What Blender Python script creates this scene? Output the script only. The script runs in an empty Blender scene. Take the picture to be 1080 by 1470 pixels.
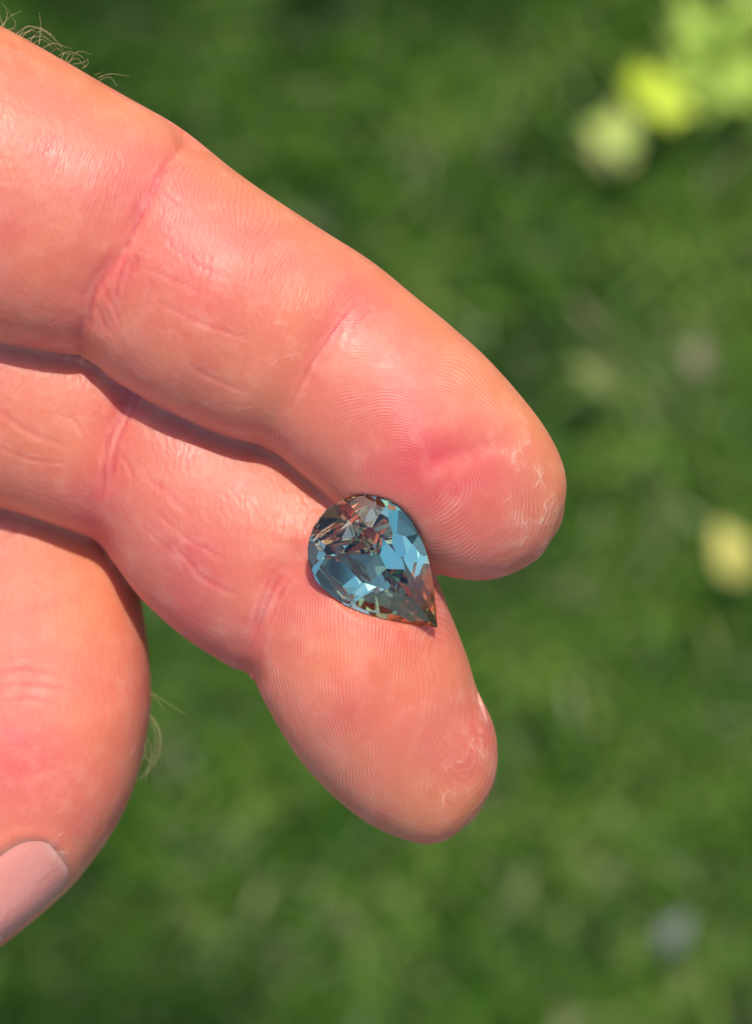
import bpy, bmesh, math, random
import numpy as np
from mathutils import Vector, Matrix

rng = np.random.default_rng(7)
random.seed(7)
scene = bpy.context.scene
COL = scene.collection

# ------------------------------------------------------------------ camera, sky, sun, exposure
S = 6.5e-5                 # metres per photograph pixel at the hand's plane
ZH = 1.10                  # height of the hand plane above the lawn
D = 0.28                   # camera distance from the hand plane
cam_d = bpy.data.cameras.new('camera')
cam = bpy.data.objects.new('camera', cam_d); COL.objects.link(cam)
cam.location = (0, 0, ZH + D)
cam_d.sensor_fit = 'VERTICAL'
cam_d.angle = 2*math.atan(1470*S/2/D)
cam_d.clip_start = 0.005
cam_d.clip_end = 500
cam_d.dof.use_dof = True
cam_d.dof.focus_distance = D - 0.0035
cam_d.dof.aperture_fstop = (cam_d.lens*1e-3)/0.0049
scene.camera = cam

SUN_AZ = math.radians(8)    # clockwise from picture up (+Y)
SUN_EL = math.radians(57)
sdir = Vector((math.sin(SUN_AZ)*math.cos(SUN_EL), math.cos(SUN_AZ)*math.cos(SUN_EL), math.sin(SUN_EL)))
sun_d = bpy.data.lights.new('sun', 'SUN'); sun = bpy.data.objects.new('sun', sun_d); COL.objects.link(sun)
sun_d.energy = 3.0; sun_d.angle = math.radians(0.5); sun_d.color = (1.0, 0.93, 0.82)
sun.rotation_euler = sdir.to_track_quat('Z', 'Y').to_euler()
sun.location = sdir*6
sun_d.cycles.is_caustics_light = True
world = bpy.data.worlds.new('World'); scene.world = world; world.use_nodes = True
nt = world.node_tree
sky = nt.nodes.new('ShaderNodeTexSky'); sky.sky_type = 'NISHITA'; sky.sun_disc = False
sky.sun_elevation = SUN_EL; sky.sun_rotation = SUN_AZ
bg = nt.nodes['Background']; bg.inputs['Strength'].default_value = 0.15
nt.links.new(sky.outputs[0], bg.inputs['Color'])
scene.view_settings.view_transform = 'Standard'; scene.view_settings.look = 'None'
scene.view_settings.gamma = 1.0; scene.view_settings.exposure = 0.66
scene.cycles.max_bounces = 16; scene.cycles.transmission_bounces = 14; scene.cycles.glossy_bounces = 8
scene.cycles.sample_clamp_indirect = 6

# ------------------------------------------------------------------ helpers
def P(px, py, z=0.0):
    """point at height z (metres, relative to the hand plane) seen at photograph pixel px, py"""
    f = (D - z)/D
    return np.array([(px - 540)*S*f, (735 - py)*S*f, ZH + z])

def tag(o, label=None, cat=None, group=None, kind=None):
    if label: o['label'] = label
    if cat: o['category'] = cat
    if group: o['group'] = group
    if kind: o['kind'] = kind
    return o

def mesh_obj(name, verts, faces, mat=None, parent=None, smooth=True):
    me = bpy.data.meshes.new(name)
    me.from_pydata([tuple(v) for v in verts], [], faces)
    me.validate(); me.update()
    if smooth: me.polygons.foreach_set('use_smooth', [True]*len(me.polygons))
    o = bpy.data.objects.new(name, me); COL.objects.link(o)
    if mat: me.materials.append(mat)
    if parent: o.parent = parent
    return o

class N:
    """small node helper"""
    def __init__(s, name):
        s.m = bpy.data.materials.new(name); s.m.use_nodes = True
        s.t = s.m.node_tree; s.b = s.t.nodes['Principled BSDF']; s.out = s.t.nodes['Material Output']
    def n(s, typ, **kw):
        nd = s.t.nodes.new('ShaderNode'+typ)
        for k, v in kw.items(): setattr(nd, k, v)
        return nd
    def l(s, a, b): s.t.links.new(a, b)
    def val(s, sock, v):
        if hasattr(v, 'is_linked') or isinstance(v, bpy.types.NodeSocket): s.l(v, sock)
        else: sock.default_value = v
    def math(s, op, a, b=0.0, c=None, clamp=False):
        nd = s.n('Math', operation=op); nd.use_clamp = clamp
        s.val(nd.inputs[0], a); s.val(nd.inputs[1], b)
        if c is not None: s.val(nd.inputs[2], c)
        return nd.outputs[0]
    def attr(s, name):
        nd = s.n('Attribute'); nd.attribute_name = name
        return nd.outputs['Fac']
    def noise(s, vec, scale, detail=3, rough=0.5, dist=0.0):
        nd = s.n('TexNoise'); s.l(vec, nd.inputs['Vector'])
        nd.inputs['Scale'].default_value = scale; nd.inputs['Detail'].default_value = detail
        nd.inputs['Roughness'].default_value = rough; nd.inputs['Distortion'].default_value = dist
        return nd.outputs['Fac']
    def mix(s, fac, a, b, mode='MIX'):
        nd = s.n('Mix', data_type='RGBA', blend_type=mode)
        s.val(nd.inputs['Factor'], fac)
        for sock, v in ((nd.inputs[6], a), (nd.inputs[7], b)):
            if isinstance(v, tuple): sock.default_value = (*v, 1)
            else: s.l(v, sock)
        return nd.outputs[2]
    def ramp(s, fac, stops):
        nd = s.n('ValToRGB'); s.l(fac, nd.inputs[0]); cr = nd.color_ramp
        while len(cr.elements) < len(stops): cr.elements.new(0.5)
        for e, (p, c) in zip(cr.elements, stops): e.position = p; e.color = (*c, 1)
        return nd.outputs[0]
    def range(s, v, a, b, c=0.0, d=1.0):
        nd = s.n('MapRange'); nd.clamp = True
        s.val(nd.inputs[0], v)
        for i, x in enumerate((a, b, c, d)): nd.inputs[i+1].default_value = x
        return nd.outputs[0]
    def mapping(s, vec, scale=(1, 1, 1), rot=(0, 0, 0)):
        nd = s.n('Mapping'); s.l(vec, nd.inputs['Vector'])
        nd.inputs['Scale'].default_value = scale; nd.inputs['Rotation'].default_value = rot
        return nd.outputs[0]

# ------------------------------------------------------------------ ground and lawn
def mat_soil():
    k = N('soil'); tc = k.n('TexCoord').outputs['Object']
    a = k.noise(tc, 9, 6, .6)
    k.l(k.ramp(a, [(.35, (.018, .022, .008)), (.55, (.035, .045, .014)), (.75, (.07, .055, .03))]), k.b.inputs['Base Color'])
    k.b.inputs['Roughness'].default_value = .95
    bp = k.n('Bump'); bp.inputs['Distance'].default_value = .01; k.l(k.noise(tc, 80, 5), bp.inputs['Height']); k.l(bp.outputs[0], k.b.inputs['Normal'])
    return k.m
def ground():
    n = 60; L = 30.0
    t = np.sinh(np.linspace(-4.5, 4.5, n))/np.sinh(4.5)*L
    vs = [(x, y, 0.006*math.sin(3*x+1)*math.cos(2.3*y) if abs(x)+abs(y) < 6 else 0) for y in t for x in t]
    fs = [(j*n+i, j*n+i+1, (j+1)*n+i+1, (j+1)*n+i) for j in range(n-1) for i in range(n-1)]
    o = mesh_obj('ground', vs, fs, mat_soil()); tag(o, kind='structure'); return o
ground()

def mat_grass():
    k = N('grass_blade')
    t = k.attr('tint')
    col = k.ramp(t, [(0.0, (.010, .050, .002)), (.3, (.055, .160, .008)), (.55, (.150, .270, .026)), (.75, (.30, .38, .08)), (.88, (.32, .31, .16)), (1.0, (.50, .42, .26))])
    k.l(col, k.b.inputs['Base Color']); k.b.inputs['Roughness'].default_value = .42
    tr = k.n('BsdfTranslucent'); k.l(k.mix(1.0, col, (1.0, 1.25, .55), 'MULTIPLY'), tr.inputs[0])
    mx = k.n('MixShader'); mx.inputs[0].default_value = .42
    k.l(k.b.outputs[0], mx.inputs[1]); k.l(tr.outputs[0], mx.inputs[2]); k.l(mx.outputs[0], k.out.inputs[0])
    return k.m

def smooth_field(x, y, seed, freqs=(3.0, 7.0, 15.0)):
    r = np.random.default_rng(seed); f = np.zeros_like(x)
    for q in freqs:
        for _ in range(4):
            a = r.uniform(0, 2*math.pi); f += np.sin(q*(x*np.cos(a)+y*np.sin(a))*r.uniform(.7, 1.4)*2 + r.uniform(0, 6.28))/math.sqrt(q/3.0)
    return f/4

def lawn():
    n = 62000
    inner = rng.random(n) < .6
    x = np.where(inner, rng.uniform(-.34, .34, n), rng.uniform(-1.3, 1.3, n))
    y = np.where(inner, rng.uniform(-.42, .42, n), rng.uniform(-1.4, 1.6, n))
    # tufts: pull blades towards tuft centres
    tx = np.round(x/.022 + .5*np.sin(y*90))*.022; ty = np.round(y/.022 + .5*np.cos(x*80))*.022
    w = rng.uniform(0, .6, n); x = x*(1-w)+tx*w; y = y*(1-w)+ty*w
    f = smooth_field(x, y, 3, (5., 12.))*.8 + smooth_field(x, y, 8, (28., 55.))*2.8 + smooth_field(x, y, 13, (90., 150.))*3.2
    keep = rng.random(n) < np.clip(.95 - .45*np.clip(-f, 0, 1.4), .3, 1)
    x, y, f = x[keep], y[keep], f[keep]; n = len(x)
    hgt = rng.uniform(.022, .055, n)*(1+.18*f); wd = rng.uniform(.0011, .0021, n)
    az = rng.uniform(0, 2*math.pi, n) ; lean = rng.uniform(.1, 1.0, n); curl = rng.uniform(.3, 1.3, n)
    tint = np.clip(.43 + .25*f + rng.normal(0, .13, n), 0, .9)
    dry = rng.random(n) < .025 + .03*np.clip(-f, 0, 1)
    tint[dry] = rng.uniform(.85, 1, dry.sum())
    seg = 4
    V = np.zeros((n, seg*2+1, 3)); px = x.copy(); py = y.copy(); pz = np.full(n, -.002)
    dx, dy = np.cos(az), np.sin(az); sx, sy = -dy, dx
    ang = lean.copy()
    tw = rng.uniform(-.5, .5, n)
    for s in range(seg+1):
        ww = wd*(1-(s/seg)**2*.95)*(0.7+.3*math.sin(math.pi*min(s/seg+.2, 1)))
        if s < seg:
            V[:, 2*s] = np.stack([px-sx*ww, py-sy*ww, pz-ww*tw], 1); V[:, 2*s+1] = np.stack([px+sx*ww, py+sy*ww, pz+ww*tw], 1)
        else:
            V[:, 2*seg] = np.stack([px, py, pz], 1)
        st = hgt/seg
        px = px+dx*np.sin(ang)*st; py = py+dy*np.sin(ang)*st; pz = pz+np.cos(ang)*st
        ang = ang+curl/seg
        pz = np.maximum(pz, .002)
    base = np.arange(n)*(seg*2+1)
    quads = np.concatenate([np.stack([base+2*s, base+2*s+1, base+2*s+3, base+2*s+2], 1) for s in range(seg-1)])
    tris = np.stack([base+2*seg-2, base+2*seg-1, base+2*seg], 1)
    me = bpy.data.meshes.new('grass'); nv = n*(seg*2+1)
    me.vertices.add(nv); me.vertices.foreach_set('co', V.reshape(-1))
    nl = len(quads)*4+len(tris)*3
    me.loops.add(nl); me.loops.foreach_set('vertex_index', np.concatenate([quads.reshape(-1), tris.reshape(-1)]).astype(np.int32))
    me.polygons.add(len(quads)+len(tris))
    ls = np.concatenate([np.arange(len(quads))*4, len(quads)*4+np.arange(len(tris))*3]).astype(np.int32)
    me.polygons.foreach_set('loop_start', ls)
    me.update(calc_edges=True); me.validate()
    at = me.attributes.new('tint', 'FLOAT', 'POINT'); at.data.foreach_set('value', np.repeat(tint, seg*2+1).astype(np.float32))
    me.materials.append(mat_grass())
    o = bpy.data.objects.new('grass', me); COL.objects.link(o)
    tag(o, 'soft blurred green lawn grass far below the hand, mostly in shade', 'grass', kind='stuff')
lawn()

def lawn_pt(px, py, z=.03):
    f = (ZH + D - z)/D
    return Vector(((px-540)*S*f, (735-py)*S*f, z))

def leaf_mesh(name, L=.05, W=.022, fold=.25, bend=.3):
    vs, fs = [], []; n = 7
    for i in range(n+1):
        t = i/n; w = W*math.sin(math.pi*t**.8)*(1-.25*t)+.0004
        z = -bend*L*(t-.5)**2
        yy = (t-.5)*L
        vs += [(-w, yy, z+fold*w), (0, yy, z), (w, yy, z+fold*w)]
    for i in range(n):
        for j in range(2):
            a = i*3+j; fs.append((a, a+1, a+4, a+3))
    return vs, fs

def mat_leaf(name, c, tr=.35):
    k = N(name); tc = k.n('TexCoord').outputs['Object']
    a = k.noise(tc, 60, 4)
    c2 = tuple(v*.6 for v in c)
    col = k.mix(k.range(a, .4, .7), c, c2)
    k.l(col, k.b.inputs['Base Color']); k.b.inputs['Roughness'].default_value = .5
    t = k.n('BsdfTranslucent'); k.l(col, t.inputs[0]); mx = k.n('MixShader'); mx.inputs[0].default_value = tr
    k.l(k.b.outputs[0], mx.inputs[1]); k.l(t.outputs[0], mx.inputs[2]); k.l(mx.outputs[0], k.out.inputs[0])
    return k.m

def fallen_leaf(px, py, L, W, rot, tilt, c, label):
    vs, fs = leaf_mesh('fallen_leaf', L, W)
    m = mat_leaf('fallen_leaf_'+str(int(px)), c)
    o = mesh_obj('fallen_leaf', vs, fs, m); o.location = lawn_pt(px, py, .045)
    o.rotation_euler = (tilt, tilt*.5, rot)
    tag(o, label, 'leaf', 'blurred fallen leaves lying on the lawn')
fallen_leaf(1052, 792, .030, .010, .5, .2, (.80, .68, .16), 'pale yellow fallen leaf blurred at the right edge of the lawn, level with the gemstone')
fallen_leaf(862, 538, .026, .007, 1.2, .3, (.24, .26, .07), 'olive yellow fallen leaf blurred on the grass up and right of the top fingertip')
fallen_leaf(1004, 514, .018, .006, .2, -.2, (.22, .17, .09), 'small brown fallen leaf blurred in the grass near the right edge of the frame')
fallen_leaf(968, 1338, .022, .007, -.6, .2, (.27, .28, .22), 'greyish white fallen leaf blurred in the grass at the lower right')
fallen_leaf(885, 205, .026, .011, -.3, .1, (.74, .62, .20), 'peach coloured fallen leaf, lightened to stand in for glow of the sunlit patch at the upper right')  # leaf colour lightened to add to the glow of the sunlit streak

# leaf clumps added so their bright colour stands in for a patch of sun
def glow_clump(px, py, R, L, W, n, c, label, seed):
    q = random.Random(seed)
    root = bpy.data.objects.new('sun_glow_clump', None); COL.objects.link(root)
    root.location = lawn_pt(px, py, .0)
    tag(root, label, 'glow_clump', 'bright leaf clumps added to stand in for the sunlit patch')
    m = mat_leaf('sun_glow_leaf_'+str(seed), c, .5)
    vs, fs = leaf_mesh('leaf', L, W, .15, .5); me = None
    for i in range(n):
        if me is None: o = mesh_obj('leaf', vs, fs, m, root); me = o.data
        else:
            o = bpy.data.objects.new('leaf', me); COL.objects.link(o); o.parent = root
        a = i*2.4+q.uniform(-.6, .6); r = R*q.uniform(.3, 1)
        o.location = (math.cos(a)*r, math.sin(a)*r, .042+.004*(i % 3)); o.rotation_euler = (q.uniform(.0, .6), q.uniform(-.3, .3), a-math.pi/2+q.uniform(-.5, .5))
glow_clump(928, 158, .009, .022, .0085, 7, (.78, .88, .06), 'bright lime green leaf clump added for the brightest blurred spot of sun at the upper right', 1)
glow_clump(868, 215, .009, .015, .005, 7, (.55, .70, .14), 'small green leaf clump added for the glow at the lower left end of the sunlit patch', 2)
glow_clump(1008, 95, .022, .022, .0065, 16, (.55, .72, .10), 'loose mid green leaf clump added for the sun glow between the brightest spot and the top right corner', 3)
glow_clump(1072, 8, .012, .022, .007, 6, (.42, .52, .10), 'yellow green leaf clump added for the sun glow cut off by the top right corner', 4)

# ------------------------------------------------------------------ unseen tree added to shade and dapple the lawn
SUN_GAPS = [(960, 690, .012), (700, 1290, .014), (820, 780, .016), (1060, 1010, .020), (230, 1290, .014), (480, 250, .012), (940, 1180, .015), (760, 250, .016), (1010, 640, .02), (560, 60, .016), (960, 130, .03), (1040, 60, .05), (1080, 110, .03), (900, 190, .022), (930, 150, .024), (885, 205, .022), (1010, 95, .026), (1075, 20, .05), (1052, 792, .012), (862, 538, .010)]  # lawn spots kept clear of crown leaves so sun flecks fall there
def tree():
    H0 = 3.4
    root = bpy.data.objects.new('added_shade_tree', None); COL.objects.link(root)
    root.location = (.6, 4.6, 0)
    tag(root, 'unseen leafy tree added beside the lawn so its crown shades the grass', 'tree')
    bark = N('bark'); tc = bark.n('TexCoord').outputs['Object']
    a = bark.noise(bark.mapping(tc, (6, 6, 1.2)), 6, 6)
    bark.l(bark.ramp(a, [(.3, (.05, .035, .025)), (.7, (.19, .15, .11))]), bark.b.inputs['Base Color']); bark.b.inputs['Roughness'].default_value = .9
    bp = bark.n('Bump'); bp.inputs['Distance'].default_value = .02; bark.l(a, bp.inputs['Height']); bark.l(bp.outputs[0], bark.b.inputs['Normal'])
    def limb(pts, rads, name):
        vs, fs = [], []; k = 12
        pts = [Vector(p) for p in pts]
        for i, p in enumerate(pts):
            d = (pts[min(i+1, len(pts)-1)]-pts[max(i-1, 0)]).normalized(); u = d.orthogonal().normalized(); v = d.cross(u)
            for j in range(k):
                t = 2*math.pi*j/k; r = rads[i]*(1+.1*math.sin(3*t+i))
                vs.append(p+u*math.cos(t)*r+v*math.sin(t)*r)
            if i:
                b = i*k
                for j in range(k): fs.append((b-k+j, b-k+(j+1) % k, b+(j+1) % k, b+j))
        return mesh_obj(name, vs, fs, bark.m, root)
    limb([(0, 0, -.1), (.02, -.02, .3), (0, -.1, 1.2), (-.05, -.3, 2.1), (-.1, -.6, 3.0), (-.2, -1, 4.0)], [.2, .15, .12, .11, .08, .03], 'trunk')
    for i in range(7):
        a = -math.pi/2 + (i-3)*.65; z = 1.9+.15*i
        limb([(-.03, -.25, z), (math.cos(a)*.6, math.sin(a)*.6-.3, z+.35), (math.cos(a)*1.3, math.sin(a)*1.4-.3, z+.5), (math.cos(a)*1.9, math.sin(a)*2.1-.3, z+.7)], [.05, .035, .022, .008], 'limb')
    # crown leaves
    n = 8500
    sd = np.array(sdir)
    c = np.array([.45, 3.55, 3.3]); R = np.array([2.3, 2.0, 1.0])
    p = rng.normal(size=(n, 3)); p /= np.linalg.norm(p, axis=1)[:, None]; p *= rng.random((n, 1))**(1/2.6)
    p = c+p*R
    cl = p[:260]; p = cl[rng.integers(0, 260, n)] + rng.normal(size=(n, 3))*np.array([.075, .075, .07])
    # where each leaf's shadow lands on the lawn
    sh = p - sd*(p[:, 2:3]/sd[2])
    edge = -.40 + .05*np.sin(sh[:, 0]*5)
    keep = sh[:, 1] > edge
    for (qx, qy, r) in SUN_GAPS:
        q = lawn_pt(qx, qy, .04); q0 = np.array(q) - sd*(q[2]/sd[2])
        keep &= np.hypot(sh[:, 0]-q0[0], sh[:, 1]-q0[1]) > r+.028
    # leaves left out so the crown keeps the hand in the sun
    q0 = np.array([-.01, 0, ZH]) - sd*(ZH/sd[2])
    keep &= np.hypot(sh[:, 0]-q0[0], sh[:, 1]-q0[1]) > .25
    p = p[keep]; n = len(p)
    L = rng.uniform(.05, .085, n); W = L*.27
    u = rng.normal(size=(n, 3)); u /= np.linalg.norm(u, axis=1)[:, None]
    nn = rng.normal(size=(n, 3))*.7+sd*.9; v = np.cross(nn, u); v /= np.linalg.norm(v, axis=1)[:, None]
    L = L[:, None]; W = W[:, None]
    V = np.stack([p-u*L/2, p-u*L*.1+v*W, p+u*L/2, p-u*L*.1-v*W], 1) - np.array(root.location)
    me = bpy.data.meshes.new('crown'); me.vertices.add(n*4); me.vertices.foreach_set('co', V.reshape(-1))
    me.loops.add(n*4); me.loops.foreach_set('vertex_index', np.arange(n*4, dtype=np.int32))
    me.polygons.add(n); me.polygons.foreach_set('loop_start', (np.arange(n)*4).astype(np.int32))
    me.update(calc_edges=True); me.validate()
    me.materials.append(mat_leaf('tree_leaf', (.05, .10, .02), .3))
    o = bpy.data.objects.new('crown', me); COL.objects.link(o); o.parent = root; tag(o, kind='stuff')
tree()

# ------------------------------------------------------------------ where the stone lies
def gem_outline(t, R0=5.1, TIP=10.2):              # t 0..1 round the stone, 0 at the point
    a = 2*math.pi*t; c, s = math.cos(a), math.sin(a)
    if c <= 0: return np.array([R0*c*.98, R0*s])
    a = (a+math.pi) % (2*math.pi)-math.pi; q = abs(a)/(math.pi/2)
    return np.array([TIP*(1-q), R0*math.copysign(math.sin(math.pi/2*q), a)])
# facet inclinations in degrees, as cut
CROWN_BREAKS = [39.85, 51.35, 52.0, 46.37, 46.42, 36.07, 42.31, 42.97, 44.44, 40.15, 50.63, 47.64, 47.21, 39.19, 40.92, 41.58]
CROWN_MAINS = [29.26, 36.17, 30.71, 34.68, 26.81, 40.76, 27.97, 28.65]
STARS = [23.52, 23.09, 28.74, 28.08, 26.95, 23.39, 26.23, 23.52]
PAV_BREAKS = [53.16, 46.3, 48.55, 47.83, 53.29, 56.8, 60.49, 55.66, 55.53, 56.31, 44.76, 56.87, 49.14, 55.43, 52.41, 53.46]
PAV_MAINS = [40.81, 43.45, 47.37, 41.54, 30.0, 43.02, 35.14, 41.35]
def gem_normal(t):
    d = gem_outline(t+1e-3)-gem_outline(t-1e-3); d /= np.linalg.norm(d); return np.array([d[1], -d[0]])
def pavilion_height(x, y):
    z = np.full(x.shape, -1e9)
    for k_, (tab, off, zz_) in enumerate(((PAV_BREAKS, .5, -.22), (PAV_MAINS, 0., -.47))):
        for i_, a_ in enumerate(tab):
            t_ = (i_+off)/len(tab); p_ = gem_outline(t_); m_ = gem_normal(t_) if i_ or off else np.array([1., 0])
            z = np.maximum(z, zz_ + ((x-p_[0])*m_[0]+(y-p_[1])*m_[1])*math.tan(math.radians(a_)))
    return z
GEM_TILT = (13.88, 4.17); GEM_Z = 5.3
GEM_ROT = Matrix.Rotation(math.radians(GEM_TILT[0]), 4, 'X') @ Matrix.Rotation(math.radians(GEM_TILT[1]), 4, 'Y') @ Matrix.Rotation(math.radians(-47.5), 4, 'Z')
GEM_POS = P(521, 789, GEM_Z*1e-3)
GEM_FRAME = (0, 0, GEM_POS, [[GEM_ROT[i][j] for j in range(3)] for i in range(3)])

# ------------------------------------------------------------------ the hand
MM = 1e-3
# stations: (upper/right edge px, lower/left edge px, centre height mm, half thickness mm)
F_TOP = [((-470, -330), (-620, 170), -3.5, 13.5), ((-300, -200), (-460, 270), -2.5, 12.8), ((-100, -22), (-280, 400), -1.5, 12.5),
         ((60, 70), (-130, 462), -1.0, 12.2), ((200, 150), (0, 493), -.8, 11.2), ((262, 186), (118, 518), -1.0, 10.4),
         ((330, 240), (165, 548), -.8, 10.4), ((400, 290), (230, 585), -.3, 10.6), ((470, 335), (310, 622), -.3, 10.2),
         ((540, 380), (385, 648), -.3, 9.4), ((600, 430), (452, 697), -.1, 9.3), ((650, 470), (510, 755), .0, 9.3),
         ((700, 515), (562, 792), -.2, 9.0), ((742, 561), (612, 817), -.6, 8.4), ((778, 608), (664, 832), -1.2, 7.6),
         ((800, 645), (708, 832), -1.8, 6.4), ((811, 675), (748, 818), -2.3, 5.0), ((814, 698), (776, 800), -2.7, 3.4)]
TIP_TOP = ((808, 752), -3.0)
F_IDX = [((-500, 70), (-600, 560), -10., 13.), ((-250, 230), (-360, 660), -10., 11.8), ((-90, 340), (-170, 695), -10., 11.), ((50, 410), (-10, 726), -10., 10.4),
         ((175, 465), (118, 768), -10., 9.6), ((245, 500), (160, 803), -9.8, 9.6), ((320, 545), (203, 860), -9.2, 9.9), ((405, 600), (268, 917), -8.4, 9.9),
         ((485, 655), (330, 957), -7.2, 9.5), ((545, 700), (360, 972), -6.0, 9.6), ((598, 762), (381, 1010), -5.0, 10.0), ((628, 830), (408, 1057), -4.7, 9.9),
         ((652, 892), (440, 1102), -5.0, 9.2), ((672, 945), (482, 1146), -5.5, 8.4), ((685, 988), (528, 1181), -6.0, 7.4), ((709, 1040), (572, 1202), -6.7, 6.2), ((715, 1088), (612, 1211), -7.2, 4.8),
         ((709, 1126), (642, 1205), -7.6, 3.2)]
TIP_IDX = ((686, 1172), -7.9)
F_THB = [((-350, 350), (-640, 700), -23.6, 12.), ((-40, 480), (-420, 760), -23.6, 11.5), ((120, 660), (-330, 840), -19.1, 9.), ((186, 795), (-310, 930), -16.9, 9.5),
         ((206, 885), (-300, 1010), -15.6, 10.5), ((214, 955), (-292, 1070), -14.8, 11.5), ((215, 1020), (-285, 1130), -14.4, 12.2), ((202, 1095), (-275, 1200), -14.1, 12.2),
         ((183, 1153), (-262, 1262), -14.1, 11.8), ((150, 1212), (-250, 1330), -14.2, 11.), ((95, 1280), (-240, 1390), -14.4, 10.), ((25, 1340), (-225, 1450), -14.8, 8.5),
         ((-40, 1387), (-190, 1495), -15.6, 6.5), ((-90, 1425), (-160, 1510), -16.1, 4.)]
TIP_THB = ((-128, 1485), -16.1)

def crom(a, t):
    a = np.asarray(a, float); n = len(a)
    i = np.clip(np.floor(t).astype(int), 0, n-2); f = (t-i)[:, None]
    p0 = a[np.maximum(i-1, 0)]; p1 = a[i]; p2 = a[i+1]; p3 = a[np.minimum(i+2, n-1)]
    return .5*((2*p1)+(-p0+p2)*f+(2*p0-5*p1+4*p2-p3)*f*f+(-p0+3*p1-3*p2+p3)*f**3)

def loft(stations, tip, expo=2.25, K=64, per=5):
    rows = []
    for (u, l, z, h) in stations:
        U = P(u[0], u[1], z*MM); Lw = P(l[0], l[1], z*MM)
        rows.append(np.concatenate([(U+Lw)/2, (U-Lw)/2, [h*MM]]))
    t = np.linspace(0, len(rows)-1, (len(rows)-1)*per+1)
    R = crom(rows, t)
    th = np.linspace(0, 2*math.pi, K, endpoint=False)
    c = np.sign(np.cos(th))*np.abs(np.cos(th))**(2/expo); s = np.sign(np.sin(th))*np.abs(np.sin(th))**(2/expo)
    vs = []
    for r in R:
        ring = r[0:3]+c[:, None]*r[3:6]+s[:, None]*np.array([0, 0, r[6]])
        vs.append(ring)
    nr = len(vs); vs = np.concatenate(vs)
    fs = [(i*K+j, i*K+(j+1) % K, (i+1)*K+(j+1) % K, (i+1)*K+j) for i in range(nr-1) for j in range(K)]
    vs = list(map(tuple, vs)); vs.append(tuple(R[0][0:3])); a = len(vs)-1
    (tx, ty), tz = tip; vs.append(tuple(P(tx, ty, tz*MM))); b = len(vs)-1
    fs += [(a, (j+1) % K, j) for j in range(K)]
    fs += [(b, (nr-1)*K+j, (nr-1)*K+(j+1) % K) for j in range(K)]
    return vs, fs

def tube3d(pts, rads, K=32):
    """closed tapering tube with rounded end through 3-D points (world metres)"""
    pts = np.array(pts, float); t = np.linspace(0, len(pts)-1, (len(pts)-1)*8+1)
    Q = crom(pts, t); rr = crom(np.array(rads, float)[:, None], t)[:, 0]
    vs, fs = [], []
    end = Q[-1]; dirn = Q[-1]-Q[-2]; dirn /= np.linalg.norm(dirn)
    for a in (.3, .6, .85, .97):
        Q = np.vstack([Q, end+dirn*rr[len(t)-1]*a]); rr = np.append(rr, rr[len(t)-1]*math.sqrt(1-a*a))
    up = Vector((0, .3, 1)).normalized()
    for i in range(len(Q)):
        d = Vector(Q[min(i+1, len(Q)-1)]-Q[max(i-1, 0)]).normalized()
        u = (up - d*up.dot(d)).normalized(); v = d.cross(u); up = u
        for j in range(K):
            th = 2*math.pi*j/K; vs.append(tuple(Vector(Q[i])+u*math.cos(th)*rr[i]+v*math.sin(th)*rr[i]))
    n = len(Q)
    fs = [(i*K+j, i*K+(j+1) % K, (i+1)*K+(j+1) % K, (i+1)*K+j) for i in range(n-1) for j in range(K)]
    vs += [tuple(Q[0]), tuple(Q[-1])]
    fs += [(len(vs)-2, (j+1) % K, j) for j in range(K)]+[(len(vs)-1, (n-1)*K+j, (n-1)*K+(j+1) % K) for j in range(K)]
    return vs, fs

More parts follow.
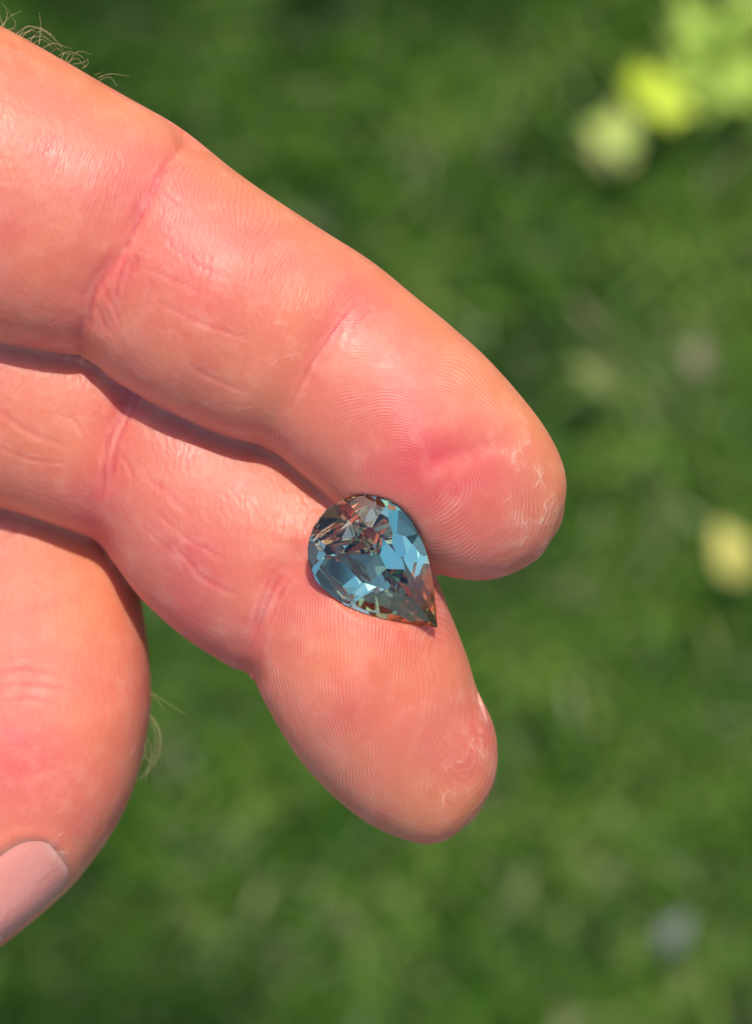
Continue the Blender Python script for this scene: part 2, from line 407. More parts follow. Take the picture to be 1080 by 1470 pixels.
def build_hand():
    parts = [loft(F_TOP, TIP_TOP), loft(F_IDX, TIP_IDX), loft(F_THB, TIP_THB, 2.5)]
    X = lambda x, y, z: (x*MM, y*MM, ZH+z*MM)
    # palm, folded ring and little finger, thumb base, wrist: all outside the frame to the left
    palm = [tube3d([X(-62, 30, -6), X(-85, 36, -14), X(-125, 40, -30), X(-165, 40, -48)], [.016, .018, .022, .026]),
            tube3d([X(-62, 10, -9), X(-85, 14, -16), X(-125, 18, -32), X(-165, 24, -48)], [.015, .019, .022, .026]),
            tube3d([X(-66, 48, -14), X(-90, 58, -22), X(-125, 58, -36), X(-165, 48, -50)], [.014, .018, .021, .024]),
            tube3d([X(-60, 4, -22), X(-90, -6, -30), X(-125, 4, -38), X(-170, 26, -50)], [.013, .018, .022, .024]),
            tube3d([X(-150, 36, -42), X(-190, 30, -60), X(-250, 20, -90)], [.030, .027, .030]),
            # ring finger, folded back into the palm
            tube3d([X(-85, 58, -20), X(-70, 62, -24), X(-60, 60, -36), X(-62, 54, -48), X(-72, 50, -50), X(-76, 50, -44)], [.0115, .0105, .0098, .0092, .0085, .0075]),
            # little finger, folded
            tube3d([X(-95, 72, -26), X(-76, 80, -29), X(-62, 78, -40), X(-66, 72, -52), X(-80, 68, -52), X(-88, 66, -47)], [.0105, .0092, .0085, .0078, .0072, .0065])]
    bm = bmesh.new()
    for vs, fs in parts+palm:
        vv = [bm.verts.new(v) for v in vs]
        for f in fs:
            try: bm.faces.new([vv[i] for i in f])
            except ValueError: pass
    bmesh.ops.recalc_face_normals(bm, faces=bm.faces)
    me = bpy.data.meshes.new('hand_raw'); bm.to_mesh(me); bm.free()
    o = bpy.data.objects.new('hand', me); COL.objects.link(o)
    # work in centimetre-free coordinates close to the origin for precision
    md = o.modifiers.new('r', 'REMESH'); md.mode = 'VOXEL'; md.voxel_size = .00031; md.adaptivity = 0
    sm = o.modifiers.new('s', 'SMOOTH'); sm.factor = .5; sm.iterations = 16
    dg = bpy.context.evaluated_depsgraph_get(); ev = o.evaluated_get(dg)
    m2 = bpy.data.meshes.new_from_object(ev); o.modifiers.clear(); o.data = m2; m2.name = 'hand'
    bpy.data.meshes.remove(me)
    m2.polygons.foreach_set('use_smooth', [True]*len(m2.polygons))
    return o
hand = build_hand()
me = hand.data; nv = len(me.vertices)
co = np.empty(nv*3, np.float32); me.vertices.foreach_get('co', co); co = co.reshape(-1, 3).astype(float)
no = np.empty(nv*3, np.float32); me.vertices.foreach_get('normal', no); no = no.reshape(-1, 3).astype(float)
print('hand verts', nv)
zz = co[:, 2]-ZH; f = D/(D-zz)
PX = co[:, 0]/S*f+540; PY = 735-co[:, 1]/S*f
front = np.clip(no[:, 2]*3+.2, 0, 1)

# which digit each vertex belongs to
def inside(poly, x, y):
    poly = np.array(poly, float); r = np.zeros(len(x), bool); n = len(poly)
    for i in range(n):
        x1, y1 = poly[i]; x2, y2 = poly[(i+1) % n]
        if y1 == y2: continue
        c = ((y1 > y) != (y2 > y)) & (x < (x2-x1)*(y-y1)/(y2-y1)+x1)
        r ^= c
    return r
polyT = [s[0] for s in F_TOP]+[TIP_TOP[0]]+[s[1] for s in F_TOP][::-1]
polyI = [s[0] for s in F_IDX]+[TIP_IDX[0]]+[s[1] for s in F_IDX][::-1]
inT = inside(polyT, PX, PY); inI = inside(polyI, PX, PY)
isT = inT; isI = inI & ~inT; isH = ~inT & ~inI

def pdist(pts, x, y):
    pts = np.array(pts, float); best = np.full(len(x), 1e9); tb = np.zeros(len(x)); n = len(pts)-1
    for i in range(n):
        a, b = pts[i], pts[i+1]; d = b-a; L2 = d@d
        t = np.clip(((x-a[0])*d[0]+(y-a[1])*d[1])/L2, 0, 1)
        q = np.hypot(x-a[0]-t*d[0], y-a[1]-t*d[1])
        m = q < best; best[m] = q[m]; tb[m] = (i+t[m])/n
    return best, tb

disp = np.zeros(nv); red = np.zeros(nv); pale = np.zeros(nv)
wob = lambda a: 3*np.sin(PX*.05+a)+3*np.sin(PY*.06+2*a)
# (digit mask, points, half width px, depth mm, redness, wobble)
CREASES = [
    (isT, [(285, 190), (245, 225), (212, 275), (185, 330), (155, 385), (128, 430), (112, 490), (118, 530)], 9, .34, .30),
    (isT, [(285, 190), (245, 225), (212, 275), (185, 330), (155, 385), (128, 430), (112, 490), (118, 530)], 36, .46, .16),
    (isT, [(185, 380), (165, 430), (150, 470)], 14, .20, .35),
    (isT, [(545, 425), (500, 445), (455, 500), (425, 560), (395, 615), (385, 655)], 32, .32, .30),
    (isT, [(500, 455), (470, 495), (440, 540)], 7, .10, .25),
    (isT, [(620, 660), (680, 645), (735, 625)], 14, .10, .12),
    (isI, [(215, 470), (190, 540), (165, 610), (152, 680), (145, 735), (140, 780)], 30, .50, .40),
    (isI, [(180, 560), (162, 630), (150, 700)], 10, .24, .18),
    (isI, [(420, 800), (392, 850), (372, 890), (358, 930), (352, 975)], 22, .50, .40),
    (isI, [(408, 815), (378, 868), (360, 905)], 10, .16, .22),
]
for m, pts, w, dep, rd in CREASES:
    d, t = pdist(pts, PX+wob(1.), PY+wob(2.))
    g = np.exp(-(d/w)**2)*m*front
    disp -= g*dep; red += g*rd
# fine long wrinkles, slightly paler ridges
FINE = [
    (isT, [(272, 200), (242, 232), (214, 280), (190, 330), (160, 385)], 2.6, .22), (isT, [(160, 385), (140, 420), (128, 455), (122, 500)], 3.0, .20),
    (isT, [(250, 215), (222, 250), (205, 290)], 2.2, .10), (isT, [(205, 300), (182, 350), (170, 400), (168, 440)], 2.2, .10), (isT, [(150, 410), (165, 440), (172, 470)], 2.4, .12),
    (isT, [(225, 262), (240, 285), (262, 300)], 2.0, .08), (isT, [(188, 345), (205, 360), (222, 368)], 2.0, .07), (isT, [(130, 430), (145, 450), (150, 480)], 2.2, .10),
    (isT, [(520, 432), (492, 458), (468, 492), (455, 520)], 2.2, .10), (isT, [(486, 462), (455, 505), (430, 550), (412, 590)], 2.2, .09), (isT, [(540, 440), (510, 465), (490, 500)], 2.0, .07),
    (isI, [(196, 560), (178, 610), (163, 660), (156, 700)], 2.6, .16), (isI, [(180, 575), (160, 630), (148, 680), (145, 725)], 2.4, .14), (isI, [(172, 640), (185, 665), (190, 690)], 2.2, .08),
    (isI, [(402, 830), (380, 868), (364, 905), (356, 940)], 2.6, .14), (isI, [(388, 835), (366, 880), (352, 920)], 2.4, .12), (isI, [(420, 828), (398, 862), (384, 900)], 2.2, .08),
    (isT, [(225, 430), (275, 455), (330, 478), (360, 492)], 2.2, .09), (isT, [(270, 520), (310, 540), (365, 570)], 2.0, .09),
    (isT, [(205, 385), (240, 400), (300, 420)], 2.0, .05), (isT, [(240, 350), (290, 385), (330, 400)], 2.0, .05),
    (isI, [(205, 685), (240, 710), (290, 745)], 2.2, .09), (isI, [(225, 730), (270, 770), (325, 805)], 2.2, .10), (isI, [(245, 780), (290, 825), (340, 850)], 2.2, .10),
    (isI, [(75, 590), (110, 610), (130, 635)], 2.2, .08), (isI, [(0, 595), (35, 615), (100, 640)], 2.4, .10), (isI, [(0, 640), (40, 655), (90, 662)], 2.2, .08),
    (isI, [(205, 750), (235, 780), (270, 820)], 2.0, .06),
    (isH, [(0, 775), (20, 765), (30, 755)], 3, .10), (isH, [(0, 965), (40, 955), (80, 962)], 3, .08), (isH, [(0, 985), (50, 978), (100, 990)], 3, .08), (isH, [(0, 1010), (45, 1000), (80, 1010)], 3, .07),
]
for m, pts, w, dep in FINE:
    d, t = pdist(pts, PX+wob(.5)*.7, PY+wob(1.7)*.7)
    tap = np.sin(np.pi*np.clip(t, .02, .98))**.5
    w = w*1.35; g = np.exp(-(d/w)**2)*m*front*tap
    disp -= g*dep*1.2
    g2 = np.exp(-((d-w*1.9)/w)**2)*m*front*tap*(.6+.4*np.sin(PX*.13+PY*.07))
    pale += g2*.13; red += g*.38
# pads: gentle swellings and dents
def bump(m, cx, cy, rx, ry, ang, h):
    a = math.radians(ang); dx, dy = PX-cx, PY-cy
    u = dx*math.cos(a)+dy*math.sin(a); v = -dx*math.sin(a)+dy*math.cos(a)
    return np.exp(-(u/rx)**2-(v/ry)**2)*m*front*h
disp += bump(isT, 625, 640, 120, 90, 40, .45)
disp += bump(isT, 290, 400, 100, 90, 38, .35)
disp -= bump(isT, 660, 650, 80, 26, -15, .18)
disp += bump(isI, 250, 740, 90, 80, 38, .4)
disp += bump(isI, 530, 1030, 110, 80, 62, .5)
disp -= bump(isI, 535, 850, 110, 70, 45, .2)      # the stone presses into the pad
disp -= bump(isT, 590, 790, 70, 45, 55, .5)
lowf = np.sin(PX*.021+1)*np.sin(PY*.017+.4)+.6*np.sin(PX*.043+PY*.031)
disp += lowf*.05*front
# thumb nail: the flesh sinks under the plate and swells into a fold round it
NA = np.array([89., 1226.]); NDIR = np.array([-.80, .60]); NLEN = 175.; NW = 57.
def nail_sw(x, y):
    s_ = (x-NA[0])*NDIR[0]+(y-NA[1])*NDIR[1]; w_ = -(x-NA[0])*NDIR[1]+(y-NA[1])*NDIR[0]
    return s_, w_
s_, w_ = nail_sw(PX, PY)
sn = np.clip(s_/58., -3, 1)
half = NW*np.sqrt(np.clip(1-(1-sn)**2.3, 0, 1))
edge = np.where(s_ < 58, (np.sqrt(np.clip(((58-s_)/58)**2, 0, 9)+(w_/NW)**2)-1)*NW, np.abs(w_)-NW)
fr = isH*front*(s_ < NLEN+20)
disp += np.exp(-((edge-9)/9)**2)*.15*fr
disp -= np.clip(-edge/8, 0, 1)*.15*fr
co2 = co+no*(disp*MM)[:, None]
# the pads give way under the stone
gx, gy, gz, gR = GEM_FRAME
loc = (co2-np.array(gz))@np.array(gR)/MM
rr_ = np.hypot(loc[:, 0], loc[:, 1]); tt = np.arctan2(loc[:, 1], loc[:, 0])
ts = np.linspace(-math.pi, math.pi, 721)
ol = np.array([gem_outline(a/(2*math.pi)) for a in ts]); oa = np.arctan2(ol[:, 1], ol[:, 0]); orr = np.hypot(ol[:, 0], ol[:, 1])
so = np.argsort(oa); R_ = np.interp(tt, oa[so], orr[so])
lim = np.minimum(pavilion_height(loc[:, 0], loc[:, 1]), -.3)-.22 + np.clip(rr_-R_*1.0, 0, 9)*5.0
near = (rr_ < R_+4.5) & (loc[:, 2] > -9)
ov = np.where(near, loc[:, 2]-lim, -1)
ov = np.maximum(ov, 0)*near
softd = np.where(near, np.log1p(np.exp(np.clip((loc[:, 2]-lim)/.12, -30, 30)))*.12, 0)
co2 = co2 - (softd*MM)[:, None]*np.array(gR)[:, 2][None, :]
# thumb nail bed: cut back a seat for the nail
me.vertices.foreach_set('co', co2.astype(np.float32).reshape(-1))
me.update()

# redness of the pads
red += bump(isT, 640, 690, 130, 80, 30, .75)+bump(isT, 660, 650, 90, 26, -15, .05)
red += bump(isI, 545, 1010, 130, 95, 55, .55)+bump(isI, 560, 905, 110, 40, 20, .7)
red += bump(isT, 330, 420, 140, 90, 38, .30)+bump(isI, 300, 800, 90, 90, 30, .12)
red += bump(isH, 40, 1100, 120, 110, 0, .45)+bump(isH, 60, 870, 40, 8, -20, .5)+bump(isH, 105, 862, 9, 6, 0, .6)
red = np.clip(red, 0, 1.4)
# light through thin flesh is painted further down as orange near the outlines
# fingerprints: ridge phase in mm
def wfield(x, y, s, seed):
    r = np.random.default_rng(seed); v = np.zeros_like(x)
    for _ in range(6):
        a = r.uniform(0, 6.28); v += np.sin((x*np.cos(a)+y*np.sin(a))*s*r.uniform(.6, 1.5)+r.uniform(0, 6.28))
    return v/2.4
dx, dy = PX-583, PY-688; a = math.radians(28)
u = dx*math.cos(a)+dy*math.sin(a); v = -dx*math.sin(a)+dy*math.cos(a)
rT = np.sqrt((u*.92)**2+(v*1.06)**2+30)
ph = rT + 9*wfield(PX, PY, .020, 5)*np.clip(rT/70, .2, 1.3) + 3.2*wfield(PX, PY, .05, 15)
ampT = np.clip((320-rT)/150, 0, 1)*np.clip(rT/70, .55, 1)*(.75+.25*wfield(PX, PY, .03, 33))*np.clip((PX+.55*PY-690)/60, 0, 1)*isT
dx, dy = PX-640, PY-1000; a = math.radians(84)
u = dx*math.cos(a)+dy*math.sin(a); v = -dx*math.sin(a)+dy*math.cos(a)
rI = np.sqrt((u*.34)**2+(v*1.0)**2+500)
phI = rI + 9*wfield(PX, PY, .018, 9)*np.clip(rI/80, .3, 1.2) + 3.2*wfield(PX, PY, .05, 16)
ampI = np.clip((330-rI)/60, 0, 1)*np.clip((rI-15)/60, .15, 1)*np.clip(1-(PY-1090)/160, .3, 1)*np.clip((PX*.5+PY-1055)/40, 0, 1)*isI
# middle phalanges: fine lines across the finger
dl = (PX*.86+PY*.22) + 11*wfield(PX, PY, .02, 12) + 4*wfield(PX, PY, .07, 22)
ampM = (bump(isT, 330, 300, 190, 75, 33, 1.0)+bump(isT, 470, 420, 90, 60, 33, .7)+bump(isT, 90, 240, 130, 90, 30, .7)+bump(isI, 400, 770, 90, 50, 40, .5)+bump(isT, 420, 560, 70, 60, 33, .6))
rm = np.random.default_rng(21)
dis = np.zeros(nv)
for q in range(80):
    x0, y0 = rm.uniform(430, 800), rm.uniform(480, 820); dis += (1 if q % 2 else -1)*np.arctan2(PY-y0, PX-x0)*isT
dis += 2*np.arctan2(PY-688, PX-583)*isT
for q in range(70):
    x0, y0 = rm.uniform(390, 690), rm.uniform(870, 1190); dis += (1 if q % 2 else -1)*np.arctan2(PY-y0, PX-x0)*isI
phase = np.where(isT, ph, phI); amp = np.where(isT, ampT, ampI)*front
useM = (ampM > amp)
phase2 = dl; amp2 = np.clip(ampM*(1-np.clip(amp*1.5, 0, 1)), 0, 1)*front
dry = bump(isT, 765, 690, 42, 85, -15, 1.0)+bump(isT, 790, 760, 22, 50, 30, .8)+bump(isI, 655, 1110, 24, 60, 25, .9)+bump(isT, 690, 800, 60, 24, 0, .5)+bump(isI, 700, 1040, 14, 60, 0, .6)+bump(isT, 430, 480, 50, 60, 33, .35)
dry += bump(isH, 88, 1210, 16, 60, -12, .8)
thumb = isH.astype(float)
painted_glow = bump(isH, 120, 860, 90, 130, 0, 1.0)+np.exp(-(pdist([s_[0] for s_ in F_TOP], PX, PY)[0]/42)**2)*isT*.9+bump(isI, 620, 1170, 110, 45, -20, .8)+bump(isI, 90, 640, 110, 60, 15, .5)+bump(isT, 60, 420, 90, 90, 0, .4)  # orange mask that paints light shining through the finger edges
painted_glow = np.clip(painted_glow, 0, 1)
for nm, arr in (('painted_glow', painted_glow), ('dsin', np.sin(dis)), ('dcos', np.cos(dis)), ('phase', phase/4.7), ('ramp', np.clip(amp, 0, 1)), ('phase_b', phase2/5.2), ('ramp_b', amp2), ('red', red), ('pale', np.clip(pale, 0, 1)), ('dry', np.clip(dry, 0, 1)), ('thumb', thumb)):
    at = me.attributes.new(nm, 'FLOAT', 'POINT'); at.data.foreach_set('value', arr.astype(np.float32))

def mat_skin():
    k = N('skin'); tc = k.n('TexCoord').outputs['Object']
    nA = k.noise(tc, 130, 4, .55); nB = k.noise(tc, 420, 4, .6); nC = k.noise(tc, 45, 3)
    red_ = k.math('ADD', k.attr('red'), k.math('MULTIPLY', k.math('SUBTRACT', nA, .5), .9), clamp=True)
    base = k.mix(red_, (.57, .162, .112), (.58, .052, .070))
    base = k.mix(k.range(nC, .42, .68), base, k.mix(.65, base, (.62, .215, .085)))
    base = k.mix(k.math('MULTIPLY', k.range(k.noise(tc, 75, 4, .6), .50, .68), .45), base, (.52, .062, .070))
    base = k.mix(k.math('MULTIPLY', k.range(nB, .48, .75), .35), base, (.70, .31, .22))
    base = k.mix(k.math('MULTIPLY', k.attr('painted_glow'), .42), base, (.66, .235, .075))
    # ridges
    wv = k.math('MULTIPLY', k.math('SUBTRACT', k.noise(tc, 900, 3), .5), .55)
    pa = k.math('MULTIPLY', k.math('ADD', k.attr('phase'), wv), 6.28318)
    s1 = k.math('ADD', k.math('MULTIPLY', k.math('SINE', pa), k.attr('dcos')), k.math('MULTIPLY', k.math('COSINE', pa), k.attr('dsin')))
    s2 = k.math('SINE', k.math('MULTIPLY', k.math('ADD', k.attr('phase_b'), k.math('MULTIPLY', wv, 1.6)), 6.28318))
    brk = k.range(k.noise(tc, 600, 3), .36, .58, .25, 1)
    r1 = k.math('MULTIPLY', k.math('MULTIPLY', s1, k.attr('ramp')), k.math('MULTIPLY', k.range(k.noise(tc, 260, 4, .6), .40, .62, .15, 1), k.range(k.noise(tc, 110, 2), .38, .6, .35, 1)))
    r2 = k.math('MULTIPLY', k.math('MULTIPLY', s2, k.attr('ramp_b')), brk)
    ridge = k.math('ADD', r1, k.math('MULTIPLY', r2, .38))
    base = k.mix(k.math('MULTIPLY', k.range(ridge, .0, 1.0), .31), base, (.86, .50, .40))
    base = k.mix(k.math('MULTIPLY', k.range(ridge, 0, -1.0), .12), base, (.55, .13, .10))
    base = k.mix(k.attr('pale'), base, (.86, .56, .45))
    vo = k.n('TexVoronoi', feature='DISTANCE_TO_EDGE'); k.l(k.mapping(tc, (1, .7, 1)), vo.inputs['Vector']); vo.inputs['Scale'].default_value = 1100
    cr = k.range(vo.outputs['Distance'], .0, .10, 1, 0)
    flake = k.math('MULTIPLY', k.math('MULTIPLY', cr, k.range(k.noise(tc, 420, 5, .7), .50, .64)), k.attr('dry'), clamp=True)
    base = k.mix(k.math('MULTIPLY', flake, .42), base, (.95, .78, .60))
    k.l(base, k.b.inputs['Base Color'])
    k.b.inputs['Subsurface Weight'].default_value = 1.0
    k.b.inputs['Subsurface Radius'].default_value = (1.0, .33, .22)
    k.b.inputs['Subsurface Scale'].default_value = .0022
    k.b.subsurface_method = 'RANDOM_WALK'
    k.l(k.math('ADD', k.range(nB, .3, .7, .39, .58), k.math('MULTIPLY', k.attr('thumb'), .1)), k.b.inputs['Roughness'])
    k.b.inputs['IOR'].default_value = 1.42
    k.b.inputs['Specular IOR Level'].default_value = .50
    # relief
    v2 = k.n('TexVoronoi', feature='F1'); k.l(k.mapping(tc, (1, .55, 1), (0, 0, .5)), v2.inputs['Vector']); v2.inputs['Scale'].default_value = 2100
    fine = k.math('MULTIPLY', v2.outputs['Distance'], k.math('SUBTRACT', 1, k.attr('ramp')))
    b1 = k.n('Bump'); b1.inputs['Distance'].default_value = .00007; b1.inputs['Strength'].default_value = .55; k.l(fine, b1.inputs['Height'])
    b2 = k.n('Bump'); b2.inputs['Distance'].default_value = .00006; b2.inputs['Strength'].default_value = .36; k.l(ridge, b2.inputs['Height']); k.l(b1.outputs[0], b2.inputs['Normal'])
    b3 = k.n('Bump'); b3.inputs['Distance'].default_value = .00025; b3.inputs['Strength'].default_value = .5; k.l(nB, b3.inputs['Height']); k.l(b2.outputs[0], b3.inputs['Normal'])
    b4 = k.n('Bump'); b4.inputs['Distance'].default_value = .00010; b4.inputs['Strength'].default_value = .8; k.l(flake, b4.inputs['Height']); k.l(b3.outputs[0], b4.inputs['Normal'])
    k.l(b4.outputs[0], k.b.inputs['Normal'])
    return k.m
hand.cycles.is_caustics_receiver = True
me.materials.clear(); me.materials.append(mat_skin())
tag(hand, 'sunlit left hand with two outstretched fingers and a bent thumb holding the gemstone', 'hand')

# nails -------------------------------------------------------------
def mat_nail():
    k = N('nail'); tc = k.n('TexCoord').outputs['Object']
    t = k.attr('along')
    col = k.ramp(t, [(0, (.74, .36, .27)), (.10, (.66, .25, .19)), (.80, (.66, .245, .19)), (.88, (.86, .76, .66)), (1, (.88, .82, .74))])
    k.l(col, k.b.inputs['Base Color']); k.b.inputs['Roughness'].default_value = .2
    k.b.inputs['Subsurface Weight'].default_value = .35; k.b.inputs['Subsurface Radius'].default_value = (1, .4, .3); k.b.inputs['Subsurface Scale'].default_value = .0006
    k.b.inputs['Specular IOR Level'].default_value = .4
    bp = k.n('Bump'); bp.inputs['Distance'].default_value = .00008; k.l(k.noise(k.mapping(tc, (9, 1, 9)), 300, 3), bp.inputs['Height']); k.l(bp.outputs[0], k.b.inputs['Normal'])
    return k.m
NAIL = mat_nail()
def nail(origin, along, outward, L, W, thick=.00045, curve=.55, lcurve=.15):
    """origin: middle of the cuticle; along: towards the free edge; outward: away from the flesh"""
    al = Vector(along).normalized(); ou = Vector(outward); ou = (ou-al*ou.dot(al)).normalized(); si = al.cross(ou)
    nu, nw = 16, 16; vs, tv = [], []
    for lay in (0, 1):
        for i in range(nu+1):
            t = i/nu
            hw = W/2*(math.sin(math.pi/2*min(1, (t+.04)/.30))**.6 if t < .26 else 1.0)
            for j in range(nw+1):
                a = (j/nw*2-1)
                free = 1-.10*a*a if t > .9 else 1.0
                x = a*hw; drop = curve*W*(1-math.cos(a*hw/(W/2)*1.05))*.75
                y = L*t*free; h = -drop-lcurve*L*(t-.4)**2 + (0 if lay == 0 else -thick)
                vs.append(Vector(origin)+al*y+si*x+ou*h); tv.append(t)
    M = (nu+1)*(nw+1); fs = []
    id_ = lambda i, j, l: l*M+i*(nw+1)+j
    for i in range(nu):
        for j in range(nw):
            fs.append((id_(i, j, 0), id_(i+1, j, 0), id_(i+1, j+1, 0), id_(i, j+1, 0)))
            fs.append((id_(i, j, 1), id_(i, j+1, 1), id_(i+1, j+1, 1), id_(i+1, j, 1)))
    for i in range(nu):
        fs.append((id_(i, 0, 0), id_(i, 0, 1), id_(i+1, 0, 1), id_(i+1, 0, 0)))
        fs.append((id_(i, nw, 0), id_(i+1, nw, 0), id_(i+1, nw, 1), id_(i, nw, 1)))
    for j in range(nw):
        fs.append((id_(0, j, 0), id_(0, j+1, 0), id_(0, j+1, 1), id_(0, j, 1)))
        fs.append((id_(nu, j, 0), id_(nu, j, 1), id_(nu, j+1, 1), id_(nu, j+1, 0)))
    o = mesh_obj('fingernail', vs, fs, NAIL, hand)
    at = o.data.attributes.new('along', 'FLOAT', 'POINT'); at.data.foreach_set('value', np.array(tv, np.float32))
    return o
# index finger nail, seen edge-on at the finger's right side
nail(P(664, 975, -9.0*MM), P(696, 1118, -9.6*MM)-P(664, 975, -9.0*MM), (.80, .25, -.62), .0088, .0106, lcurve=.42)
# top finger nail, on its far side
nail(P(655, 615, -9.8*MM), P(762, 722, -8.2*MM)-P(655, 615, -9.8*MM), (.15, .15, -1), .0098, .0115)
# thumb nail
def thumb_nail():
    from mathutils.bvhtree import BVHTree
    bvh = BVHTree.FromPolygons([v.co[:] for v in me.vertices], [p.vertices[:] for p in me.polygons])
    nu, nw = 60, 50; tops, tv = [], []
    cam_p = Vector((0, 0, ZH+D))
    for i in range(nu+1):
        t = i/nu; s0 = 1.0+t*(NLEN-1)
        hw = NW*math.sqrt(max(0, 1-(max(0, 1-s0/58.))**2.2)); hw = max(hw, 12*t**.5+2)
        for j in range(nw+1):
            w = (j/nw*2-1)
            x = NA[0]+NDIR[0]*s0-NDIR[1]*w*hw; y = NA[1]+NDIR[1]*s0+NDIR[0]*w*hw
            tgt = Vector(P(x, y, -12*MM)); d = (tgt-cam_p).normalized()
            hit, nrm, _, _ = bvh.ray_cast(cam_p, d)
            if hit is None:
                hit = tops[-1] if tops else tgt; nrm = Vector((0, 0, 1)); tops.append(Vector(hit)); tv.append(t); continue
            e = math.sin(math.pi/2*min(1, (1-abs(w))*2.6, s0/16))
            tops.append(hit+nrm*((.24*e-.12)*MM)); tv.append(t)
    M = (nu+1)*(nw+1); vs = tops+[v-Vector((0, 0, .0004)) for v in tops]
    id_ = lambda i, j, l: l*M+i*(nw+1)+j; fs = []
    for i in range(nu):
        for j in range(nw):
            fs.append((id_(i, j, 0), id_(i+1, j, 0), id_(i+1, j+1, 0), id_(i, j+1, 0)))
            fs.append((id_(i, j, 1), id_(i, j+1, 1), id_(i+1, j+1, 1), id_(i+1, j, 1)))
    for i in range(nu):
        fs.append((id_(i, 0, 0), id_(i, 0, 1), id_(i+1, 0, 1), id_(i+1, 0, 0))); fs.append((id_(i, nw, 0), id_(i+1, nw, 0), id_(i+1, nw, 1), id_(i, nw, 1)))
    o = mesh_obj('fingernail', vs, fs, NAIL, hand)
    sm = o.modifiers.new('s', 'SMOOTH'); sm.iterations = 8
    at = o.data.attributes.new('along', 'FLOAT', 'POINT'); at.data.foreach_set('value', np.array(tv+tv, np.float32))
thumb_nail()

# hairs ---------------------------------------------------------------
def mat_hair():
    k = N('hair'); k.b.inputs['Base Color'].default_value = (.55, .40, .22, 1); k.b.inputs['Roughness'].default_value = .35
    return k.m
HAIR = mat_hair()
def hair(pts, z0, z1, r=2.0e-5):
    t = np.linspace(0, len(pts)-1, 13); q = crom(np.array(pts, float), t); n = len(q); K = 4
    Q = [Vector(P(a[0], a[1], (z0+(z1-z0)*i/(n-1))*MM)) for i, a in enumerate(q)]
    vs, fs = [], []
    for i, p in enumerate(Q):
        d = (Q[min(i+1, n-1)]-Q[max(i-1, 0)]).normalized(); u = d.orthogonal().normalized(); v = d.cross(u); rr = r*(1-.75*i/(n-1))
        for j in range(K): th = j*math.pi/2; vs.append(p+u*math.cos(th)*rr+v*math.sin(th)*rr)
        if i:
            for j in range(K): fs.append(((i-1)*K+j, (i-1)*K+(j+1) % K, i*K+(j+1) % K, i*K+j))
    return mesh_obj('hair', vs, fs, HAIR, hand)
HAIRS_T = [[(2, 44), (10, 20), (2, 2)], [(0, 40), (14, 24), (32, 15)], [(12, 46), (22, 34), (10, 12)], [(5, 42), (0, 25), (-6, 10)], [(22, 50), (40, 38), (66, 44), (88, 68)], [(30, 54), (50, 40), (74, 50), (80, 64)],
           [(42, 60), (58, 44), (80, 58), (92, 74)], [(60, 70), (76, 62), (90, 66), (103, 70)], [(56, 64), (58, 38), (56, 18)], [(84, 80), (100, 74), (118, 82), (122, 92)], [(104, 92), (118, 90), (126, 84)],
           [(118, 98), (126, 92), (124, 84)], [(140, 112), (158, 106), (186, 110)], [(135, 108), (144, 104), (146, 98)], [(24, 52), (48, 44), (70, 56)], [(34, 58), (60, 52), (84, 70)]]
hq = random.Random(5)
for i in range(9):
    x0 = hq.uniform(2, 150); y0 = 38+x0*.52+4; l_ = hq.uniform(14, 38); a_ = hq.uniform(-.9, .15)
    HAIRS_T.append([(x0, y0), (x0+l_*.5*math.cos(a_), y0-6+l_*.5*math.sin(a_)), (x0+l_*math.cos(a_+.5), y0-6+l_*math.sin(a_+.5)*.9)])
for h in HAIRS_T: hair(h, -3, random.uniform(-4, -1))
HAIRS_H = [[(210, 990), (232, 1004), (268, 1027)], [(212, 992), (220, 998), (230, 999)], [(213, 1000), (226, 1006), (238, 1024)], [(212, 1022), (226, 1042), (228, 1074), (212, 1108), (194, 1122)],
           [(212, 1030), (222, 1048), (222, 1080), (206, 1112)], [(208, 1058), (216, 1070), (216, 1092), (208, 1122)], [(202, 1080), (214, 1092), (228, 1103)], [(208, 1064), (208, 1080), (200, 1102)], [(212, 1026), (230, 1052), (226, 1090), (200, 1118)]]
for h in HAIRS_H: hair(h, -15, random.uniform(-14, -11))

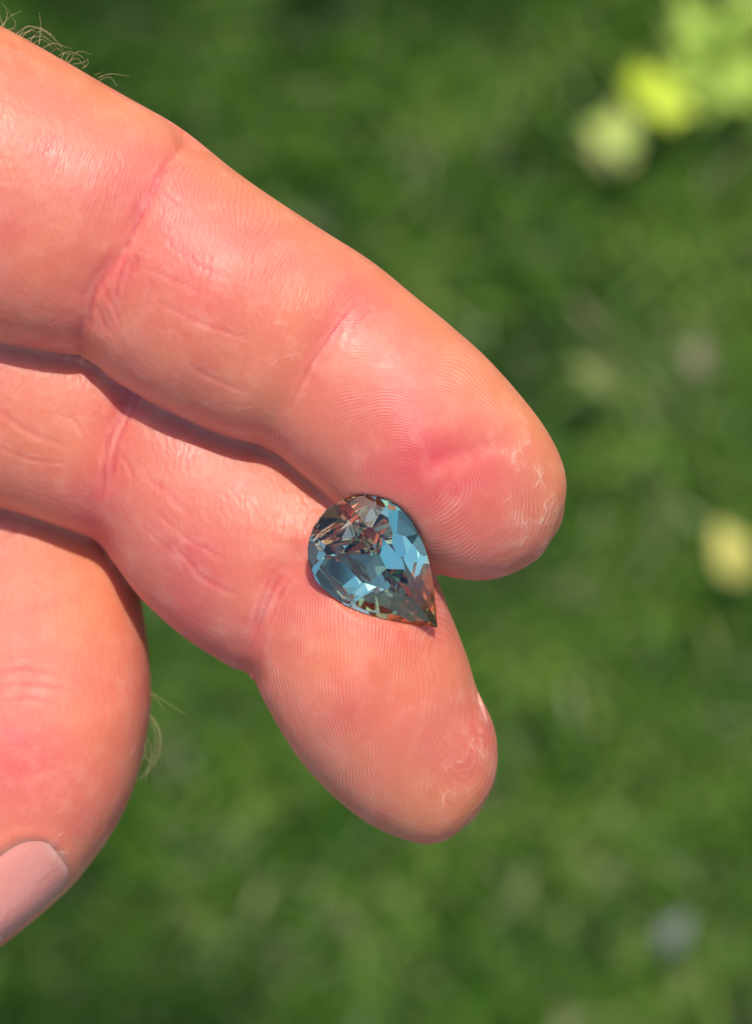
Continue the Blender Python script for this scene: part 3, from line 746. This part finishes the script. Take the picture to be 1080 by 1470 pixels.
# ------------------------------------------------------------------ the gemstone
def mat_gem():
    k = N('gem')
    tc = k.n('TexCoord').outputs['Object']
    g = k.n('BsdfGlass'); g.inputs['IOR'].default_value = 1.75; g.inputs['Roughness'].default_value = 0.0
    a = k.noise(tc, 160, 2)
    sx = k.n('SeparateXYZ'); k.l(tc, sx.inputs[0])
    q = k.math('ABSOLUTE', k.math('DIVIDE', k.math('SUBTRACT', sx.outputs[0], .0012), .0068))
    a = k.math('ADD', k.math('MULTIPLY', k.math('POWER', q, 2), .62), k.math('MULTIPLY', k.math('SUBTRACT', a, .25), .8), clamp=True)
    k.l(k.ramp(a, [(.18, (.76, 1.0, .95)), (.36, (.90, .93, .88)), (.56, (.92, .76, .63))]), g.inputs['Color'])
    k.l(g.outputs[0], k.out.inputs[0])
    return k.m
def gem():
    outline = gem_outline
    def tangent(t):
        d = outline(t+1e-3)-outline(t-1e-3); d /= np.linalg.norm(d); return np.array([d[1], -d[0]])   # outward normal
    bm = bmesh.new(); bmesh.ops.create_cube(bm, size=40)
    def cut(co, n):
        geom = bm.verts[:]+bm.edges[:]+bm.faces[:]
        r = bmesh.ops.bisect_plane(bm, geom=geom, dist=1e-5, plane_co=co, plane_no=n, clear_outer=True)
        ed = [e for e in r['geom_cut'] if isinstance(e, bmesh.types.BMEdge)]
        ed = [e for e in ed if e.is_valid and len(e.link_faces) < 2]
        if len(ed) > 2: bmesh.ops.contextual_create(bm, geom=ed)
    gt = .22
    n = 32
    for i in range(n):
        t = (i+.5)/n; p = outline(t); m = tangent(t); cut((p[0], p[1], 0), (m[0], m[1], 0))
    TH = 1.87                      # table height
    def plane_through(p, m, z, slope_deg, up):
        a = math.radians(slope_deg); return (p[0], p[1], z), (m[0]*math.sin(a), m[1]*math.sin(a), math.cos(a)*up)
    r = random.Random(11)
    # crown: 16 break facets, 8 mains, 8 stars, table
    for i in range(16):
        t = (i+.5)/16; p = outline(t); m = tangent(t); cut(*plane_through(p, m, gt, CROWN_BREAKS[i], 1))
    for i in range(8):
        t = (i+.0)/8 if i else 0; p = outline(t); m = tangent(t) if i else np.array([1., 0])
        pp = p*.985 if i else p*.992
        cut(*plane_through(pp, m, gt, CROWN_MAINS[i], 1))
    for i in range(8):
        t = (i+.5)/8; p = outline(t)*.74; m = tangent(t); cut(*plane_through(p, m, TH-.12, STARS[i], 1))
    cut((0, 0, TH), (0, 0, 1))
    # pavilion: long facets meeting in a keel
    for i in range(16):
        t = (i+.5)/16; p = outline(t); m = tangent(t); cut(*plane_through(p, m, -gt, PAV_BREAKS[i], -1))
    for i in range(8):
        t = i/8; p = outline(t)*(1 if i else .99); m = tangent(t) if i else np.array([1., 0])
        cut(*plane_through(p, m, -gt-.25, PAV_MAINS[i], -1))
    bmesh.ops.remove_doubles(bm, verts=bm.verts, dist=2e-3)
    bmesh.ops.dissolve_degenerate(bm, dist=1e-3, edges=bm.edges)
    bmesh.ops.recalc_face_normals(bm, faces=bm.faces); bm.normal_update()
    root = bpy.data.objects.new('gemstone', None); COL.objects.link(root)
    root.empty_display_size = .01
    m = mat_gem()
    groups = {'table_facet': [], 'crown': [], 'girdle': [], 'pavilion': []}
    for f in bm.faces:
        z = f.normal.z
        key = 'table_facet' if z > .995 else 'crown' if z > .06 else 'girdle' if z > -.06 else 'pavilion'
        groups[key].append(f)
    for key, fl in groups.items():
        idx = {}; vs = []; fs = []
        for f in fl:
            ids = []
            for v in f.verts:
                if v.index not in idx or True:
                    kk = tuple(round(c, 5) for c in v.co)
                    if kk not in idx: idx[kk] = len(vs); vs.append([c*MM for c in v.co])
                ids.append(idx[kk])
            if len(set(ids)) >= 3: fs.append(tuple(ids))
        print(key, len(fs))
        mesh_obj(key, vs, fs, m, root, smooth=False).cycles.is_caustics_caster = True
    bm.free()
    tag(root, 'pear cut faceted gemstone with blue, teal and brown flashes resting between the two fingers', 'gemstone')
    # +X of the stone is its point, towards the lower right of the picture
    root.rotation_mode = 'XYZ'
    root.matrix_world = Matrix.Translation(Vector(GEM_POS)) @ GEM_ROT
    return root
gem()

# ------------------------------------------------------------------ unseen phone added to give the stone something dark to mirror
def phone():
    k = N('phone_glass'); k.b.inputs['Base Color'].default_value = (.012, .012, .014, 1); k.b.inputs['Roughness'].default_value = .25
    root = bpy.data.objects.new('phone', None); COL.objects.link(root); root.location = (-.022, -.062, ZH+D+.010)
    tag(root, 'unseen black smartphone added above the hand to darken the reflections in the stone', 'phone')
    def slab(name, cx, cy, cz, w, h, d, rad, parent, mat):
        bm = bmesh.new(); pts = []
        for (sx, sy, a0) in ((1, 1, 0), (-1, 1, 90), (-1, -1, 180), (1, -1, 270)):
            for q in range(7):
                a = math.radians(a0+q*15); pts.append((cx+sx*(w/2-rad)+rad*math.cos(a), cy+sy*(h/2-rad)+rad*math.sin(a)))
        lo = [bm.verts.new((x, y, cz-d/2)) for x, y in pts]; hi = [bm.verts.new((x, y, cz+d/2)) for x, y in pts]; n = len(pts)
        bm.faces.new(lo[::-1]); bm.faces.new(hi)
        for i in range(n): bm.faces.new((lo[i], lo[(i+1) % n], hi[(i+1) % n], hi[i]))
        bmesh.ops.bevel(bm, geom=[e for e in bm.edges if abs(e.verts[0].co.z-e.verts[1].co.z) < 1e-6], offset=min(d, rad)*.2, segments=2, affect='EDGES')
        me_ = bpy.data.meshes.new(name); bm.to_mesh(me_); bm.free(); me_.materials.append(mat)
        o = bpy.data.objects.new(name, me_); COL.objects.link(o); o.parent = parent; return o
    slab('case', 0, 0, .004, .077, .162, .008, .010, root, k.m)
    slab('camera_block', .020, .058, -.0008, .030, .034, .0016, .006, root, k.m)
    g = N('phone_screen'); g.b.inputs['Base Color'].default_value = (.02, .02, .02, 1); g.b.inputs['Roughness'].default_value = .08
    slab('screen', 0, 0, .0083, .073, .157, .0006, .008, root, g.m)
phone()
